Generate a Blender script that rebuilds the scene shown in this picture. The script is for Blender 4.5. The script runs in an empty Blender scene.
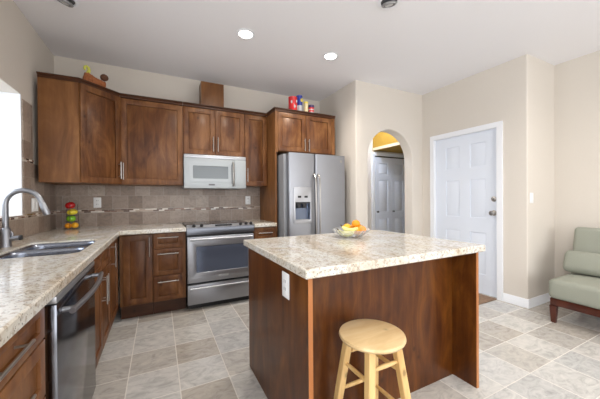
import bpy, bmesh, math, random
from mathutils import Vector, Matrix
random.seed(7)
S = bpy.context.scene
C = S.collection
PI = math.pi

# ---------------------------------------------------------------- camera
cam_d = bpy.data.cameras.new('camera')
cam = bpy.data.objects.new('camera', cam_d); C.objects.link(cam)
cam_d.sensor_width = 36.0; cam_d.lens = 16.719; cam_d.clip_start = 0.05; cam_d.clip_end = 100
Rr = Vector((0.89194, -0.45209, -0.00746)); Ru = Vector((0.00943, 0.00211, 0.99995)); Rf = Vector((0.45205, 0.89197, -0.00615))
cam.matrix_world = Matrix(((Rr.x, Ru.x, -Rf.x, 0.9923), (Rr.y, Ru.y, -Rf.y, -3.8673), (Rr.z, Ru.z, -Rf.z, 1.2251), (0, 0, 0, 1)))
S.camera = cam

# ---------------------------------------------------------------- light and exposure
W = bpy.data.worlds.new('world'); S.world = W; W.use_nodes = True
W.node_tree.nodes['Background'].inputs[0].default_value = (0.80, 0.90, 1.0, 1)
W.node_tree.nodes['Background'].inputs[1].default_value = 0.8
S.view_settings.view_transform = 'Standard'; S.view_settings.look = 'None'
S.view_settings.gamma = 1.0; S.view_settings.use_curve_mapping = False
S.view_settings.exposure = 0.36

def area(name, loc, rot, sx, sy, power, col, spread=180):
    l = bpy.data.lights.new(name, 'AREA'); l.shape = 'RECTANGLE'; l.size = sx; l.size_y = sy
    l.energy = power; l.color = col; l.spread = math.radians(spread)
    o = bpy.data.objects.new(name, l); C.objects.link(o); o.location = loc; o.rotation_euler = rot
    return o
area('daylight_rear', (2.9, -6.75, 1.35), (math.radians(90), 0, 0), 4.2, 2.2, 85, (1.0, 0.98, 0.96))
area('daylight_left', (-0.32, -4.75, 1.45), (0, math.radians(-90), 0), 1.5, 1.9, 85, (0.92, 0.96, 1.0))
area('daylight_sink', (-0.85, -1.50, 1.75), (0, math.radians(-90), 0), 1.0, 1.4, 22, (0.92, 0.96, 1.0))

# ---------------------------------------------------------------- materials
def new_mat(name):
    m = bpy.data.materials.new(name); m.use_nodes = True
    return m, m.node_tree, m.node_tree.nodes['Principled BSDF']
def simple(name, col, rough=0.5, metal=0.0, noise=0.0, scale=20.0, bump=0.0, coat=0.0, emit=None, es=0.0, trans=0.0):
    m, t, b = new_mat(name)
    b.inputs['Base Color'].default_value = (*col, 1); b.inputs['Roughness'].default_value = rough
    b.inputs['Metallic'].default_value = metal
    if coat: b.inputs['Coat Weight'].default_value = coat; b.inputs['Coat Roughness'].default_value = 0.1
    if trans: b.inputs['Transmission Weight'].default_value = trans
    if emit: b.inputs['Emission Color'].default_value = (*emit, 1); b.inputs['Emission Strength'].default_value = es
    tc = t.nodes.new('ShaderNodeTexCoord'); n = t.nodes.new('ShaderNodeTexNoise')
    n.inputs['Scale'].default_value = scale; n.inputs['Detail'].default_value = 4
    t.links.new(tc.outputs['Object'], n.inputs['Vector'])
    if noise:
        r = t.nodes.new('ShaderNodeMapRange'); r.inputs[3].default_value = 1 - noise; r.inputs[4].default_value = 1 + noise
        t.links.new(n.outputs['Fac'], r.inputs[0])
        mx = t.nodes.new('ShaderNodeVectorMath'); mx.operation = 'SCALE'; mx.inputs[0].default_value = col
        t.links.new(r.outputs[0], mx.inputs['Scale']); t.links.new(mx.outputs[0], b.inputs['Base Color'])
    if bump:
        bp = t.nodes.new('ShaderNodeBump'); bp.inputs['Strength'].default_value = bump; bp.inputs['Distance'].default_value = 0.003
        t.links.new(n.outputs['Fac'], bp.inputs['Height']); t.links.new(bp.outputs[0], b.inputs['Normal'])
    return m
def ramp(t, fac, stops):
    r = t.nodes.new('ShaderNodeValToRGB'); e = r.color_ramp.elements
    while len(e) < len(stops): e.new(0.5)
    for i, (p, c) in enumerate(stops): e[i].position = p; e[i].color = (*c, 1)
    t.links.new(fac, r.inputs[0]); return r
def mapping(t, src, scale=(1, 1, 1), rot=(0, 0, 0)):
    m = t.nodes.new('ShaderNodeMapping'); m.inputs['Scale'].default_value = scale; m.inputs['Rotation'].default_value = rot
    t.links.new(src, m.inputs['Vector']); return m
def noise(t, vec, scale, detail=4, rough=0.55, dist=0.0):
    n = t.nodes.new('ShaderNodeTexNoise'); n.inputs['Scale'].default_value = scale; n.inputs['Detail'].default_value = detail
    n.inputs['Roughness'].default_value = rough; n.inputs['Distortion'].default_value = dist
    t.links.new(vec, n.inputs['Vector']); return n
def mixc(t, fac, a, b, mode='MIX'):
    m = t.nodes.new('ShaderNodeMix'); m.data_type = 'RGBA'; m.blend_type = mode
    if isinstance(fac, (int, float)): m.inputs[0].default_value = fac
    else: t.links.new(fac, m.inputs[0])
    for k, v in ((6, a), (7, b)):
        if isinstance(v, tuple): m.inputs[k].default_value = (*v, 1)
        else: t.links.new(v, m.inputs[k])
    return m.outputs[2]

def wood(name, dark, mid, light, rough=0.38, blotch=0.6, axis='z', coat=0.25, fine=26.0):
    m, t, b = new_mat(name)
    tc = t.nodes.new('ShaderNodeTexCoord'); oi = t.nodes.new('ShaderNodeObjectInfo')
    add = t.nodes.new('ShaderNodeVectorMath'); add.operation = 'ADD'
    sc = t.nodes.new('ShaderNodeVectorMath'); sc.operation = 'SCALE'; sc.inputs[0].default_value = (17.0, 9.0, 13.0)
    t.links.new(oi.outputs['Random'], sc.inputs['Scale']); t.links.new(tc.outputs['Object'], add.inputs[0]); t.links.new(sc.outputs[0], add.inputs[1])
    s = {'z': (1, 1, 0.09), 'x': (0.09, 1, 1), 'y': (1, 0.09, 1)}[axis]
    mp = mapping(t, add.outputs[0], s)
    n1 = noise(t, mp.outputs[0], fine, 5, 0.6, 0.6)
    s2 = {'z': (1, 1, 0.35), 'x': (0.35, 1, 1), 'y': (1, 0.35, 1)}[axis]
    mp2 = mapping(t, add.outputs[0], s2)
    n2 = noise(t, mp2.outputs[0], 5.5, 4, 0.6, 1.2)
    r1 = ramp(t, n1.outputs['Fac'], [(0.28, dark), (0.50, mid), (0.74, light)])
    r2 = ramp(t, n2.outputs['Fac'], [(0.33, dark), (0.50, mid), (0.67, light)])
    c = mixc(t, blotch, r1.outputs[0], r2.outputs[0])
    v = t.nodes.new('ShaderNodeTexVoronoi'); v.inputs['Scale'].default_value = 6.5
    t.links.new(mapping(t, add.outputs[0], (1, 1, 0.7)).outputs[0], v.inputs['Vector'])
    kr = ramp(t, v.outputs['Distance'], [(0.0, (0, 0, 0)), (0.05, (0.10, 0.10, 0.10)), (0.085, (0.75, 0.75, 0.75)), (0.14, (1, 1, 1))])
    kn = mixc(t, 0.55, (1.0, 1.0, 1.0), kr.outputs[0])
    c = mixc(t, 1.0, c, kn, 'MULTIPLY')
    t.links.new(c, b.inputs['Base Color']); b.inputs['Roughness'].default_value = rough
    b.inputs['Specular IOR Level'].default_value = 0.3
    b.inputs['Coat Weight'].default_value = coat; b.inputs['Coat Roughness'].default_value = 0.22
    return m
M = {}
M['alder'] = wood('stained_alder', (0.048, 0.0130, 0.0035), (0.135, 0.048, 0.0135), (0.27, 0.122, 0.044), rough=0.42, coat=0.08)
M['alder_side'] = wood('stained_alder_veneer', (0.110, 0.039, 0.010), (0.175, 0.070, 0.020), (0.25, 0.110, 0.037), blotch=0.7, rough=0.42, coat=0.08)
M['crown'] = wood('dark_molding_and_toe_shade', (0.028, 0.008, 0.0025), (0.055, 0.017, 0.005), (0.09, 0.030, 0.009), rough=0.42, coat=0.08, axis='x')  # dark molding stain; on the toe kicks it paints their shade
M['island'] = wood('island_mahogany_stain', (0.034, 0.0070, 0.0009), (0.086, 0.0235, 0.0027), (0.185, 0.063, 0.0088), rough=0.36, blotch=0.6, coat=0.12)
M['island_edge'] = wood('island_edge_band', (0.30, 0.10, 0.03), (0.40, 0.15, 0.045), (0.50, 0.21, 0.07), rough=0.35)
M['pine'] = wood('clear_pine', (0.55, 0.33, 0.12), (0.70, 0.46, 0.19), (0.80, 0.57, 0.28), rough=0.35, blotch=0.3, coat=0.3)
M['dark_leg'] = wood('mahogany_leg', (0.045, 0.010, 0.006), (0.075, 0.018, 0.010), (0.11, 0.03, 0.015), rough=0.3)

def granite():
    m, t, b = new_mat('speckled_cream_granite')
    tc = t.nodes.new('ShaderNodeTexCoord'); o = tc.outputs['Object']
    n = noise(t, mapping(t, o, (1, 0.55, 1), (0, 0, 0.5)).outputs[0], 3.2, 6, 0.62, 1.4)
    base = ramp(t, n.outputs['Fac'], [(0.28, (0.50, 0.38, 0.26)), (0.38, (0.58, 0.51, 0.41)), (0.50, (0.66, 0.63, 0.56)), (0.66, (0.71, 0.705, 0.685))])
    n2 = noise(t, o, 55, 3, 0.6, 0.4)
    f2 = ramp(t, n2.outputs['Fac'], [(0.38, (0.60, 0.53, 0.47)), (0.50, (1, 1, 1))])
    c = mixc(t, 0.8, base.outputs[0], f2.outputs[0], 'MULTIPLY')
    v = t.nodes.new('ShaderNodeTexVoronoi'); v.inputs['Scale'].default_value = 105; v.inputs['Randomness'].default_value = 1
    t.links.new(o, v.inputs['Vector'])
    vr = ramp(t, v.outputs['Distance'], [(0.17, (0.07, 0.06, 0.06)), (0.27, (1, 1, 1))])
    n3 = noise(t, o, 9, 3, 0.6)
    msk = ramp(t, n3.outputs['Fac'], [(0.38, (0, 0, 0)), (0.54, (1, 1, 1))])
    c = mixc(t, msk.outputs[0], c, mixc(t, 1.0, c, vr.outputs[0], 'MULTIPLY'))
    t.links.new(c, b.inputs['Base Color']); b.inputs['Roughness'].default_value = 0.13
    b.inputs['Specular IOR Level'].default_value = 0.6
    return m
M['granite'] = granite()

def tilegrid(t, src, ax, size, origin, off=0.0):
    """cell vector, and distance to the nearest grout line in metres"""
    sep = t.nodes.new('ShaderNodeSeparateXYZ'); t.links.new(src, sep.inputs[0])
    outs = []; dist = []
    def math_(op, a, b=None):
        n = t.nodes.new('ShaderNodeMath'); n.operation = op
        for k, v in ((0, a), (1, b)):
            if v is None: continue
            if isinstance(v, (int, float)): n.inputs[k].default_value = v
            else: t.links.new(v, n.inputs[k])
        return n.outputs[0]
    q = [math_('DIVIDE', math_('SUBTRACT', sep.outputs[ax[k]], origin[k]), size[k]) for k in (0, 1)]
    if off:
        row = math_('FLOOR', q[1]); q[0] = math_('ADD', q[0], math_('MULTIPLY', row, off))
    for k in (0, 1):
        outs.append(math_('FLOOR', q[k])); fr = math_('FRACT', q[k])
        dist.append(math_('MULTIPLY', math_('MINIMUM', fr, math_('SUBTRACT', 1.0, fr)), size[k]))
    comb = t.nodes.new('ShaderNodeCombineXYZ'); t.links.new(outs[0], comb.inputs[0]); t.links.new(outs[1], comb.inputs[1])
    return comb.outputs[0], math_('MINIMUM', dist[0], dist[1])
def tile_mat(name, ax, size, origin, stops, grout, gw, rough, vein=0.85, off=0.0, spec=0.5, nscale=8.0):
    m, t, b = new_mat(name)
    geo = t.nodes.new('ShaderNodeTexCoord'); o = geo.outputs['Object']
    cell, d = tilegrid(t, o, ax, size, origin, off)
    wn = t.nodes.new('ShaderNodeTexWhiteNoise'); wn.noise_dimensions = '3D'; t.links.new(cell, wn.inputs['Vector'])
    base = ramp(t, wn.outputs['Value'], stops); base.color_ramp.interpolation = 'CONSTANT' if len(stops) > 4 else 'LINEAR'
    sc = t.nodes.new('ShaderNodeVectorMath'); sc.operation = 'SCALE'; sc.inputs['Scale'].default_value = 9.0
    t.links.new(wn.outputs['Color'], sc.inputs[0])
    ad = t.nodes.new('ShaderNodeVectorMath'); ad.operation = 'ADD'; t.links.new(o, ad.inputs[0]); t.links.new(sc.outputs[0], ad.inputs[1])
    n = noise(t, mapping(t, ad.outputs[0], (1, 1.7, 1.3), (0, 0, 0.6)).outputs[0], nscale, 7, 0.65, 1.6)
    vr = ramp(t, n.outputs['Fac'], [(0.30, (0.66, 0.66, 0.66)), (0.5, (1.0, 1.0, 1.0)), (0.66, (1.18, 1.17, 1.15))])
    c = mixc(t, vein, base.outputs[0], vr.outputs[0], 'MULTIPLY')
    gr = t.nodes.new('ShaderNodeMapRange'); gr.inputs[1].default_value = gw * 0.7; gr.inputs[2].default_value = gw
    t.links.new(d, gr.inputs[0])
    c2 = mixc(t, gr.outputs[0], grout, c)
    t.links.new(c2, b.inputs['Base Color'])
    rr = t.nodes.new('ShaderNodeMapRange'); rr.inputs[3].default_value = 0.8; rr.inputs[4].default_value = rough
    t.links.new(gr.outputs[0], rr.inputs[0]); t.links.new(rr.outputs[0], b.inputs['Roughness'])
    b.inputs['Specular IOR Level'].default_value = spec
    bp = t.nodes.new('ShaderNodeBump'); bp.inputs['Strength'].default_value = 0.4; bp.inputs['Distance'].default_value = 0.002
    t.links.new(gr.outputs[0], bp.inputs['Height']); t.links.new(bp.outputs[0], b.inputs['Normal'])
    return m
FT = [(0.0, (0.48, 0.455, 0.42)), (0.25, (0.55, 0.54, 0.52)), (0.5, (0.44, 0.405, 0.36)), (0.68, (0.50, 0.495, 0.485)), (0.85, (0.57, 0.555, 0.525))]
M['floor'] = tile_mat('floor_stone_tile', (0, 1), (0.31, 0.31), (0.795, -0.70), FT, (0.66, 0.63, 0.58), 0.0035, 0.22)
BT = [(0.0, (0.22, 0.160, 0.125)), (0.5, (0.32, 0.25, 0.205)), (1.0, (0.43, 0.355, 0.30))]
M['tile_back'] = tile_mat('backsplash_tile_back', (0, 2), (0.152, 0.152), (0.06, 0.918), BT, (0.44, 0.39, 0.34), 0.002, 0.35, 0.9, nscale=14)
M['tile_back_up'] = tile_mat('backsplash_tile_back_upper', (0, 2), (0.152, 0.152), (0.06, 1.112), BT, (0.44, 0.39, 0.34), 0.002, 0.35, 0.9, off=0.5, nscale=14)
M['tile_left'] = tile_mat('backsplash_tile_left', (1, 2), (0.152, 0.152), (-0.815, 0.918), BT, (0.44, 0.39, 0.34), 0.002, 0.35, 0.9, nscale=14)
M['tile_left_up'] = tile_mat('backsplash_tile_left_upper', (1, 2), (0.152, 0.152), (-0.815, 1.112), BT, (0.44, 0.39, 0.34), 0.002, 0.35, 0.9, nscale=14)
MT = [(0.0, (0.10, 0.05, 0.035)), (0.25, (0.50, 0.40, 0.33)), (0.42, (0.78, 0.72, 0.66)), (0.58, (0.22, 0.12, 0.08)), (0.78, (0.36, 0.26, 0.20)), (0.9, (0.62, 0.60, 0.58))]
M['mosaic_back'] = tile_mat('mosaic_band_back', (0, 2), (0.062, 0.0155), (0.0, 1.076), MT, (0.45, 0.40, 0.35), 0.0012, 0.15, 0.3, off=0.37)
M['mosaic_left'] = tile_mat('mosaic_band_left', (1, 2), (0.062, 0.0155), (0.0, 1.076), MT, (0.45, 0.40, 0.35), 0.0012, 0.15, 0.3, off=0.37)

M['wall'] = simple('beige_wall_paint', (0.675, 0.625, 0.562), 0.85, noise=0.02, scale=60, bump=0.05)
M['hallwall'] = simple('hall_wall_paint', (0.62, 0.50, 0.33), 0.85, noise=0.02, scale=60)
M['hall_lampglow'] = simple('soffit_painted_lampglow', (0.33, 0.185, 0.016), 0.85, noise=0.03, scale=50)  # warm lamplight on the soffit put into its colour
M['ceiling'] = simple('white_ceiling_paint', (0.85, 0.845, 0.875), 0.9, noise=0.015, scale=80, bump=0.05)
M['trim'] = simple('white_gloss_trim', (0.84, 0.86, 0.90), 0.35)
M['door'] = simple('white_door_paint', (0.74, 0.79, 0.88), 0.4)
M['steel'] = simple('brushed_stainless', (0.33, 0.34, 0.37), 0.38, 1.0, noise=0.03, scale=8)
M['steel_light'] = simple('pale_satin_steel', (0.45, 0.46, 0.49), 0.36, 0.85)
M['steel_dark'] = simple('polished_dark_steel', (0.21, 0.22, 0.25), 0.16, 1.0)
M['console'] = simple('smoky_grey_steel', (0.15, 0.16, 0.185), 0.28, 0.9)
M['chrome'] = simple('satin_nickel', (0.42, 0.40, 0.38), 0.32, 1.0)
M['sinksteel'] = simple('sink_steel', (0.30, 0.33, 0.40), 0.25, 1.0)
M['black'] = simple('black_glass', (0.012, 0.013, 0.016), 0.08)
M['blackplastic'] = simple('black_plastic', (0.02, 0.02, 0.022), 0.45)
M['greyside'] = simple('grey_appliance_side', (0.33, 0.34, 0.36), 0.45, 0.2)
M['ovenglass'] = simple('oven_window_glass', (0.17, 0.21, 0.30), 0.10, 0.6)
M['micglass'] = simple('microwave_window_screen', (0.13, 0.145, 0.155), 0.25, 0.3)
M['micwhite'] = simple('microwave_silver_white', (0.37, 0.40, 0.42), 0.42, 0.3)
M['plate'] = simple('white_wall_plate', (0.85, 0.86, 0.87), 0.4)
M['slot'] = simple('socket_slot', (0.12, 0.12, 0.13), 0.5)
M['fabric'] = simple('sage_green_fabric', (0.30, 0.312, 0.26), 0.92, noise=0.07, scale=160, bump=0.3)
M['mat'] = simple('brown_doormat_pile', (0.22, 0.14, 0.09), 0.95, noise=0.5, scale=30, bump=0.5)
M['bulb'] = simple('lit_bulb', (1, 1, 1), 0.5, emit=(1.0, 0.94, 0.84), es=9.0)
M['bulb_off'] = simple('unlit_bulb_glass', (0.55, 0.55, 0.56), 0.3)
M['can_in'] = simple('grey_can_reflector', (0.34, 0.34, 0.35), 0.35, 0.4)
M['orange'] = simple('orange_peel', (0.85, 0.32, 0.008), 0.45, noise=0.08, scale=60, bump=0.3)
M['peach'] = simple('peach_skin', (0.90, 0.32, 0.07), 0.5, noise=0.35, scale=14)
M['mango'] = simple('mango_skin', (0.85, 0.42, 0.02), 0.4, noise=0.15, scale=12)
M['banana'] = simple('banana_skin', (0.76, 0.72, 0.28), 0.5, noise=0.15, scale=20)
M['lemon'] = simple('lemon_skin', (0.90, 0.72, 0.05), 0.4)
M['apple_red'] = simple('red_apple_skin', (0.55, 0.012, 0.015), 0.22, coat=0.5)
M['apple_green'] = simple('green_apple_skin', (0.22, 0.55, 0.03), 0.22, coat=0.5)
M['stem'] = simple('fruit_stem', (0.08, 0.05, 0.02), 0.8)
M['wire'] = simple('black_wire', (0.02, 0.018, 0.016), 0.4, 0.5)
M['tin_red'] = simple('red_tin', (0.62, 0.02, 0.025), 0.3)
M['tin_blue'] = simple('blue_bottle', (0.025, 0.05, 0.36), 0.3)
M['tin_cream'] = simple('cream_jar', (0.74, 0.62, 0.36), 0.4)
M['tin_white'] = simple('white_label', (0.62, 0.63, 0.65), 0.45)
M['tin_yellow'] = simple('yellow_emblem', (0.85, 0.70, 0.10), 0.45)
M['tin_navy'] = simple('navy_lid', (0.05, 0.03, 0.12), 0.4)
M['basket'] = simple('woven_rust_wicker', (0.36, 0.12, 0.04), 0.8, noise=0.6, scale=60, bump=1.0)
M['basket_dark'] = simple('dark_brown_wicker', (0.12, 0.05, 0.025), 0.8, noise=0.5, scale=60, bump=1.0)
M['tip'] = simple('yellow_green_tip', (0.62, 0.62, 0.10), 0.6)
m, t, b = new_mat('ribbed_clear_glass')
b.inputs['Base Color'].default_value = (0.95, 0.97, 0.98, 1); b.inputs['Roughness'].default_value = 0.03
b.inputs['Transmission Weight'].default_value = 0.80; b.inputs['IOR'].default_value = 1.2
M['bowlglass'] = m
m = bpy.data.materials.new('window_pane_glass'); m.use_nodes = True; t = m.node_tree
for n in list(t.nodes):
    if n.type == 'BSDF_PRINCIPLED': t.nodes.remove(n)
tr = t.nodes.new('ShaderNodeBsdfTransparent'); gl = t.nodes.new('ShaderNodeBsdfGlossy'); gl.inputs['Roughness'].default_value = 0.02
mx = t.nodes.new('ShaderNodeMixShader'); mx.inputs[0].default_value = 0.06
t.links.new(tr.outputs[0], mx.inputs[1]); t.links.new(gl.outputs[0], mx.inputs[2]); t.links.new(mx.outputs[0], t.nodes['Material Output'].inputs[0])
M['pane'] = m

# ---------------------------------------------------------------- mesh helpers
class MB:
    def __init__(s): s.bm = bmesh.new()
    def merge(s, b2, mat=None):
        if mat is not None: bmesh.ops.transform(b2, matrix=mat, verts=b2.verts)
        me = bpy.data.meshes.new('tmp'); b2.to_mesh(me); b2.free(); s.bm.from_mesh(me); bpy.data.meshes.remove(me); return s
    def box(s, x0, x1, y0, y1, z0, z1, bev=0.0, seg=2, mat=None):
        b = bmesh.new(); bmesh.ops.create_cube(b, size=1)
        bmesh.ops.transform(b, matrix=Matrix.Translation(((x0+x1)/2, (y0+y1)/2, (z0+z1)/2)) @ Matrix.Diagonal((abs(x1-x0), abs(y1-y0), abs(z1-z0), 1)), verts=b.verts)
        if bev: bmesh.ops.bevel(b, geom=b.edges[:], offset=bev, segments=seg, profile=0.5, affect='EDGES')
        return s.merge(b, mat)
    def rings(s, rings, closed_u=True, cap=True, mat=None):
        b = bmesh.new(); vs = [[b.verts.new(p) for p in r] for r in rings]; n = len(rings[0])
        for i in range(len(vs)-1):
            for j in range(n if closed_u else n-1):
                k = (j+1) % n
                b.faces.new((vs[i][j], vs[i][k], vs[i+1][k], vs[i+1][j]))
        if cap:
            b.faces.new(list(reversed(vs[0]))); b.faces.new(vs[-1])
        bmesh.ops.recalc_face_normals(b, faces=b.faces)
        return s.merge(b, mat)
    def path(s, pts, r, n=12, mat=None, flat=1.0):
        pts = [Vector(p) for p in pts]; rs = r if isinstance(r, (list, tuple)) else [r]*len(pts)
        rings = []; up = None
        for i, p in enumerate(pts):
            d = (pts[min(i+1, len(pts)-1)] - pts[max(i-1, 0)]).normalized()
            if up is None:
                up = Vector((0, 0, 1)) if abs(d.z) < 0.9 else Vector((1, 0, 0))
            a = d.cross(up).normalized(); bb = a.cross(d).normalized(); up = bb
            rings.append([p + (a*math.cos(2*PI*k/n) + bb*math.sin(2*PI*k/n)*flat)*rs[i] for k in range(n)])
        return s.rings(rings, mat=mat)
    def cyl(s, p, q, r, r2=None, n=20, mat=None):
        return s.path([p, q], [r, r if r2 is None else r2], n, mat)
    def lathe(s, prof, n=32, mat=None, ribs=0, ramp_=0.0, cap=True):
        rings = []
        for r, z in prof:
            rings.append([(max(r, 1e-4)*(1+(ramp_*math.cos(ribs*2*PI*k/n) if ribs else 0))*math.cos(2*PI*k/n),
                           max(r, 1e-4)*(1+(ramp_*math.cos(ribs*2*PI*k/n) if ribs else 0))*math.sin(2*PI*k/n), z) for k in range(n)])
        return s.rings(rings, cap=cap, mat=mat)
    def blob(s, c, rx, ry, rz, n=20, mat=None, rot=(0, 0, 0)):
        b = bmesh.new(); bmesh.ops.create_uvsphere(b, u_segments=n, v_segments=n//2+2, radius=1)
        from mathutils import Euler
        mm = Matrix.Translation(c) @ Euler(rot).to_matrix().to_4x4() @ Matrix.Diagonal((rx, ry, rz, 1))
        bmesh.ops.transform(b, matrix=mm, verts=b.verts)
        return s.merge(b, mat)
    def slab(s, outer, holes, a0, a1, axis='z', bev=0.0):
        """polygon with holes in a plane, extruded a0..a1 along axis"""
        b = bmesh.new(); es = []
        mp = {'z': lambda u, v, w: (u, v, w), 'y': lambda u, v, w: (u, w, v), 'x': lambda u, v, w: (w, u, v)}[axis]
        for loop in [outer]+holes:
            vs = [b.verts.new(mp(u, v, a0)) for u, v in loop]
            for i in range(len(vs)): es.append(b.edges.new((vs[i], vs[(i+1) % len(vs)])))
        bmesh.ops.triangle_fill(b, use_beauty=True, use_dissolve=False, edges=es)
        r = bmesh.ops.extrude_face_region(b, geom=b.faces[:])
        d = mp(0, 0, a1-a0)
        bmesh.ops.translate(b, vec=d, verts=[v for v in r['geom'] if isinstance(v, bmesh.types.BMVert)])
        bmesh.ops.recalc_face_normals(b, faces=b.faces)
        bmesh.ops.dissolve_limit(b, angle_limit=0.01, verts=b.verts, edges=b.edges)
        if bev:
            ed = [e for e in b.edges if len(e.link_faces) == 2 and e.calc_face_angle(0) > 0.5]
            bmesh.ops.bevel(b, geom=ed, offset=bev, segments=3, profile=0.5, affect='EDGES')
        return s.merge(b)
    def make(s, name, mat, parent=None, ang=38):
        me = bpy.data.meshes.new(name)
        bmesh.ops.remove_doubles(s.bm, verts=s.bm.verts, dist=1e-6)
        s.bm.to_mesh(me); s.bm.free()
        me.polygons.foreach_set('use_smooth', [True]*len(me.polygons)); me.set_sharp_from_angle(angle=math.radians(ang))
        me.materials.append(M[mat] if isinstance(mat, str) else mat)
        o = bpy.data.objects.new(name, me); C.objects.link(o)
        if parent: o.parent = parent
        return o
def thing(name, label, cat, loc=(0, 0, 0), rz=0.0, group=None):
    o = bpy.data.objects.new(name, None); C.objects.link(o); o.location = loc; o.rotation_euler = (0, 0, rz)
    o.empty_display_size = 0.05
    return tag(o, label, cat, group)
def tag(o, label, cat, group=None):
    o['label'] = label; o['category'] = cat
    if group: o['group'] = group
    return o
def struct(mb, name, mat, label=None, parent=None):
    o = mb.make(name, mat, parent)
    if not parent: o['kind'] = 'structure'
    if label: o['label'] = label
    return o
def plab(o, l): o['label'] = l; return o

H = 2.774; ZC = 0.9175
XR = 5.20; XK = 4.586; YK = -2.2765; YA = -0.92; XF = 3.32; YB = -6.60
# ---------------------------------------------------------------- structure
struct(MB().box(-0.6, 6.6, YB-0.4, 0.6, -0.10, 0.0), 'floor', 'floor', 'grey and taupe stone tile floor with pale grout')
struct(MB().box(-0.6, 6.6, YB-0.4, 0.6, H, H+0.10), 'ceiling', 'ceiling', 'plain white ceiling')
struct(MB().box(-0.15, XF, 0.0, 0.12, 0, H), 'wall_back', 'wall', 'beige wall behind the range and wall cabinets')
# left wall with the sink window and a second window
WY0, WY1, WZ0, WZ1 = -2.20, -0.815, 1.10, 2.084
struct(MB().slab([(YB, 0), (0, 0), (0, H), (YB, H)], [[(WY0, WZ0), (WY1, WZ0), (WY1, WZ1), (WY0, WZ1)], [(-5.6, 0.85), (-3.9, 0.85), (-3.9, 2.15), (-5.6, 2.15)]], -0.26, 0.0, 'x'), 'wall_left', 'wall', 'beige wall with the window over the sink')
def window(n, u0, u1, v0, v1, axis, w, lab):
    mb = MB(); r = 0.05
    o = mb.slab([(u0, v0), (u1, v0), (u1, v1), (u0, v1)], [[(u0+r, v0+r), ((u0+u1)/2-0.02, v0+r), ((u0+u1)/2-0.02, v1-r), (u0+r, v1-r)], [((u0+u1)/2+0.02, v0+r), (u1-r, v0+r), (u1-r, v1-r), ((u0+u1)/2+0.02, v1-r)]], w-0.02, w+0.02, axis)
    f = struct(mb, 'window_%d' % n, 'trim', lab)
    g = MB().slab([(u0+r, v0+r), (u1-r, v0+r), (u1-r, v1-r), (u0+r, v1-r)], [], w-0.003, w+0.003, axis).make('pane', 'pane', f)
    return f
window(1, WY0, WY1, WZ0, WZ1, 'x', -0.238, 'white framed window in the recess over the sink')
window(2, -5.6, -3.9, 0.85, 2.15, 'x', -0.10, 'white framed dining window')
MBb = MB().slab([(-0.15, 0), (XR+0.12, 0), (XR+0.12, H), (-0.15, H)], [[(0.8, 0.25), (5.0, 0.25), (5.0, 2.45), (0.8, 2.45)]], YB-0.12, YB, 'y')
struct(MBb, 'wall_rear', 'wall', 'beige wall behind the photographer')
window(3, 0.8, 5.0, 0.25, 2.45, 'y', YB-0.06, 'wide white framed rear window')
# white painted window recess lining
jb = MB(); jb.box(-0.215, -0.001, WY1-0.012, WY1, WZ0, WZ1).box(-0.215, -0.001, WY0, WY0+0.012, WZ0, WZ1)
struct(jb, 'trim_1', 'trim', 'white side lining of the sink window recess')
# wall beside the refrigerator, arch wall, entry wall, return, right wall
struct(MB().box(XF, XF+0.12, YA+0.15, 0.12, 0, H), 'wall_alcove', 'wall', 'beige wall beside the refrigerator')
AX0, AX1, AS, AR = 3.52, 4.368, 1.757, 0.424
arch = [(XF, 0), (AX0, 0)] + [((AX0+AX1)/2 - AR*math.cos(PI*k/24), AS + AR*math.sin(PI*k/24)) for k in range(25)] + [(AX1, 0), (XK+0.12, 0), (XK+0.12, H), (XF, H)]
def bull(mb, test, wd=0.016):
    ed = [e for e in mb.bm.edges if all(test(v.co) for v in e.verts) and len(e.link_faces) == 2 and e.calc_face_angle(0) > 0.6]
    bmesh.ops.bevel(mb.bm, geom=ed, offset=wd, segments=4, profile=0.5, affect='EDGES'); return mb
w = struct(bull(MB().slab(arch, [], YA, YA+0.15, 'y'), lambda c: abs(c.y-YA) < 1e-4 and 0.0 <= c.z <= H and (c.x < AX1+0.01) and not (abs(c.z-H) < 1e-4 and c.x > XF+0.01)), 'wall_arch', 'wall', 'beige wall with a round-topped archway')
DY0, DY1, DZ = -1.972, -1.129, 2.045
dw = struct(bull(MB().slab([(YK, 0), (DY0, 0), (DY0, DZ), (DY1, DZ), (DY1, 0), (YA, 0), (YA, H), (YK, H)], [], XK, XK+0.12, 'x'), lambda c: abs(c.x-XK) < 1e-4 and abs(c.y-YK) < 1e-4), 'wall_entry', 'wall', 'beige wall around the white entry door')
struct(MB().box(XK+0.1205, XR, YK, YK+0.12, 0, H), 'wall_return', 'wall', 'short beige wall with the light switch')
struct(MB().box(XR, XR+0.12, YB, YK+0.12, 0, H), 'wall_right', 'wall', 'beige wall behind the green chair')
# baseboards
def baseboard(name, x0, y0, x1, y1, nx, ny, lab):
    mb = MB(); h = 0.095
    d = Vector((x1-x0, y1-y0, 0)); L = d.length; d.normalize(); n = Vector((nx, ny, 0))
    prof = [(0.001, 0), (0.016, 0), (0.016, h-0.03), (0.011, h-0.022), (0.011, h-0.008), (0.006, h), (0.001, h)]
    r = [[Vector((x0, y0, 0))+n*p+Vector((0, 0, z)) for p, z in prof], [Vector((x1, y1, 0))+n*p+Vector((0, 0, z)) for p, z in prof]]
    mb.rings(r); return struct(mb, name, 'trim', lab)
baseboard('baseboard_entry', XK, YK-0.016, XK, -2.036, -1, 0, 'white baseboard right of the entry door')
baseboard('baseboard_return', XK+0.0005, YK, XR, YK, 0, -1, 'white baseboard under the light switch')
baseboard('baseboard_right', XR, YK-0.016, XR, YB, -1, 0, 'white baseboard behind the green chair')
baseboard('baseboard_arch', AX1, YA, XK, YA, 0, -1, 'white baseboard right of the archway')
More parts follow.
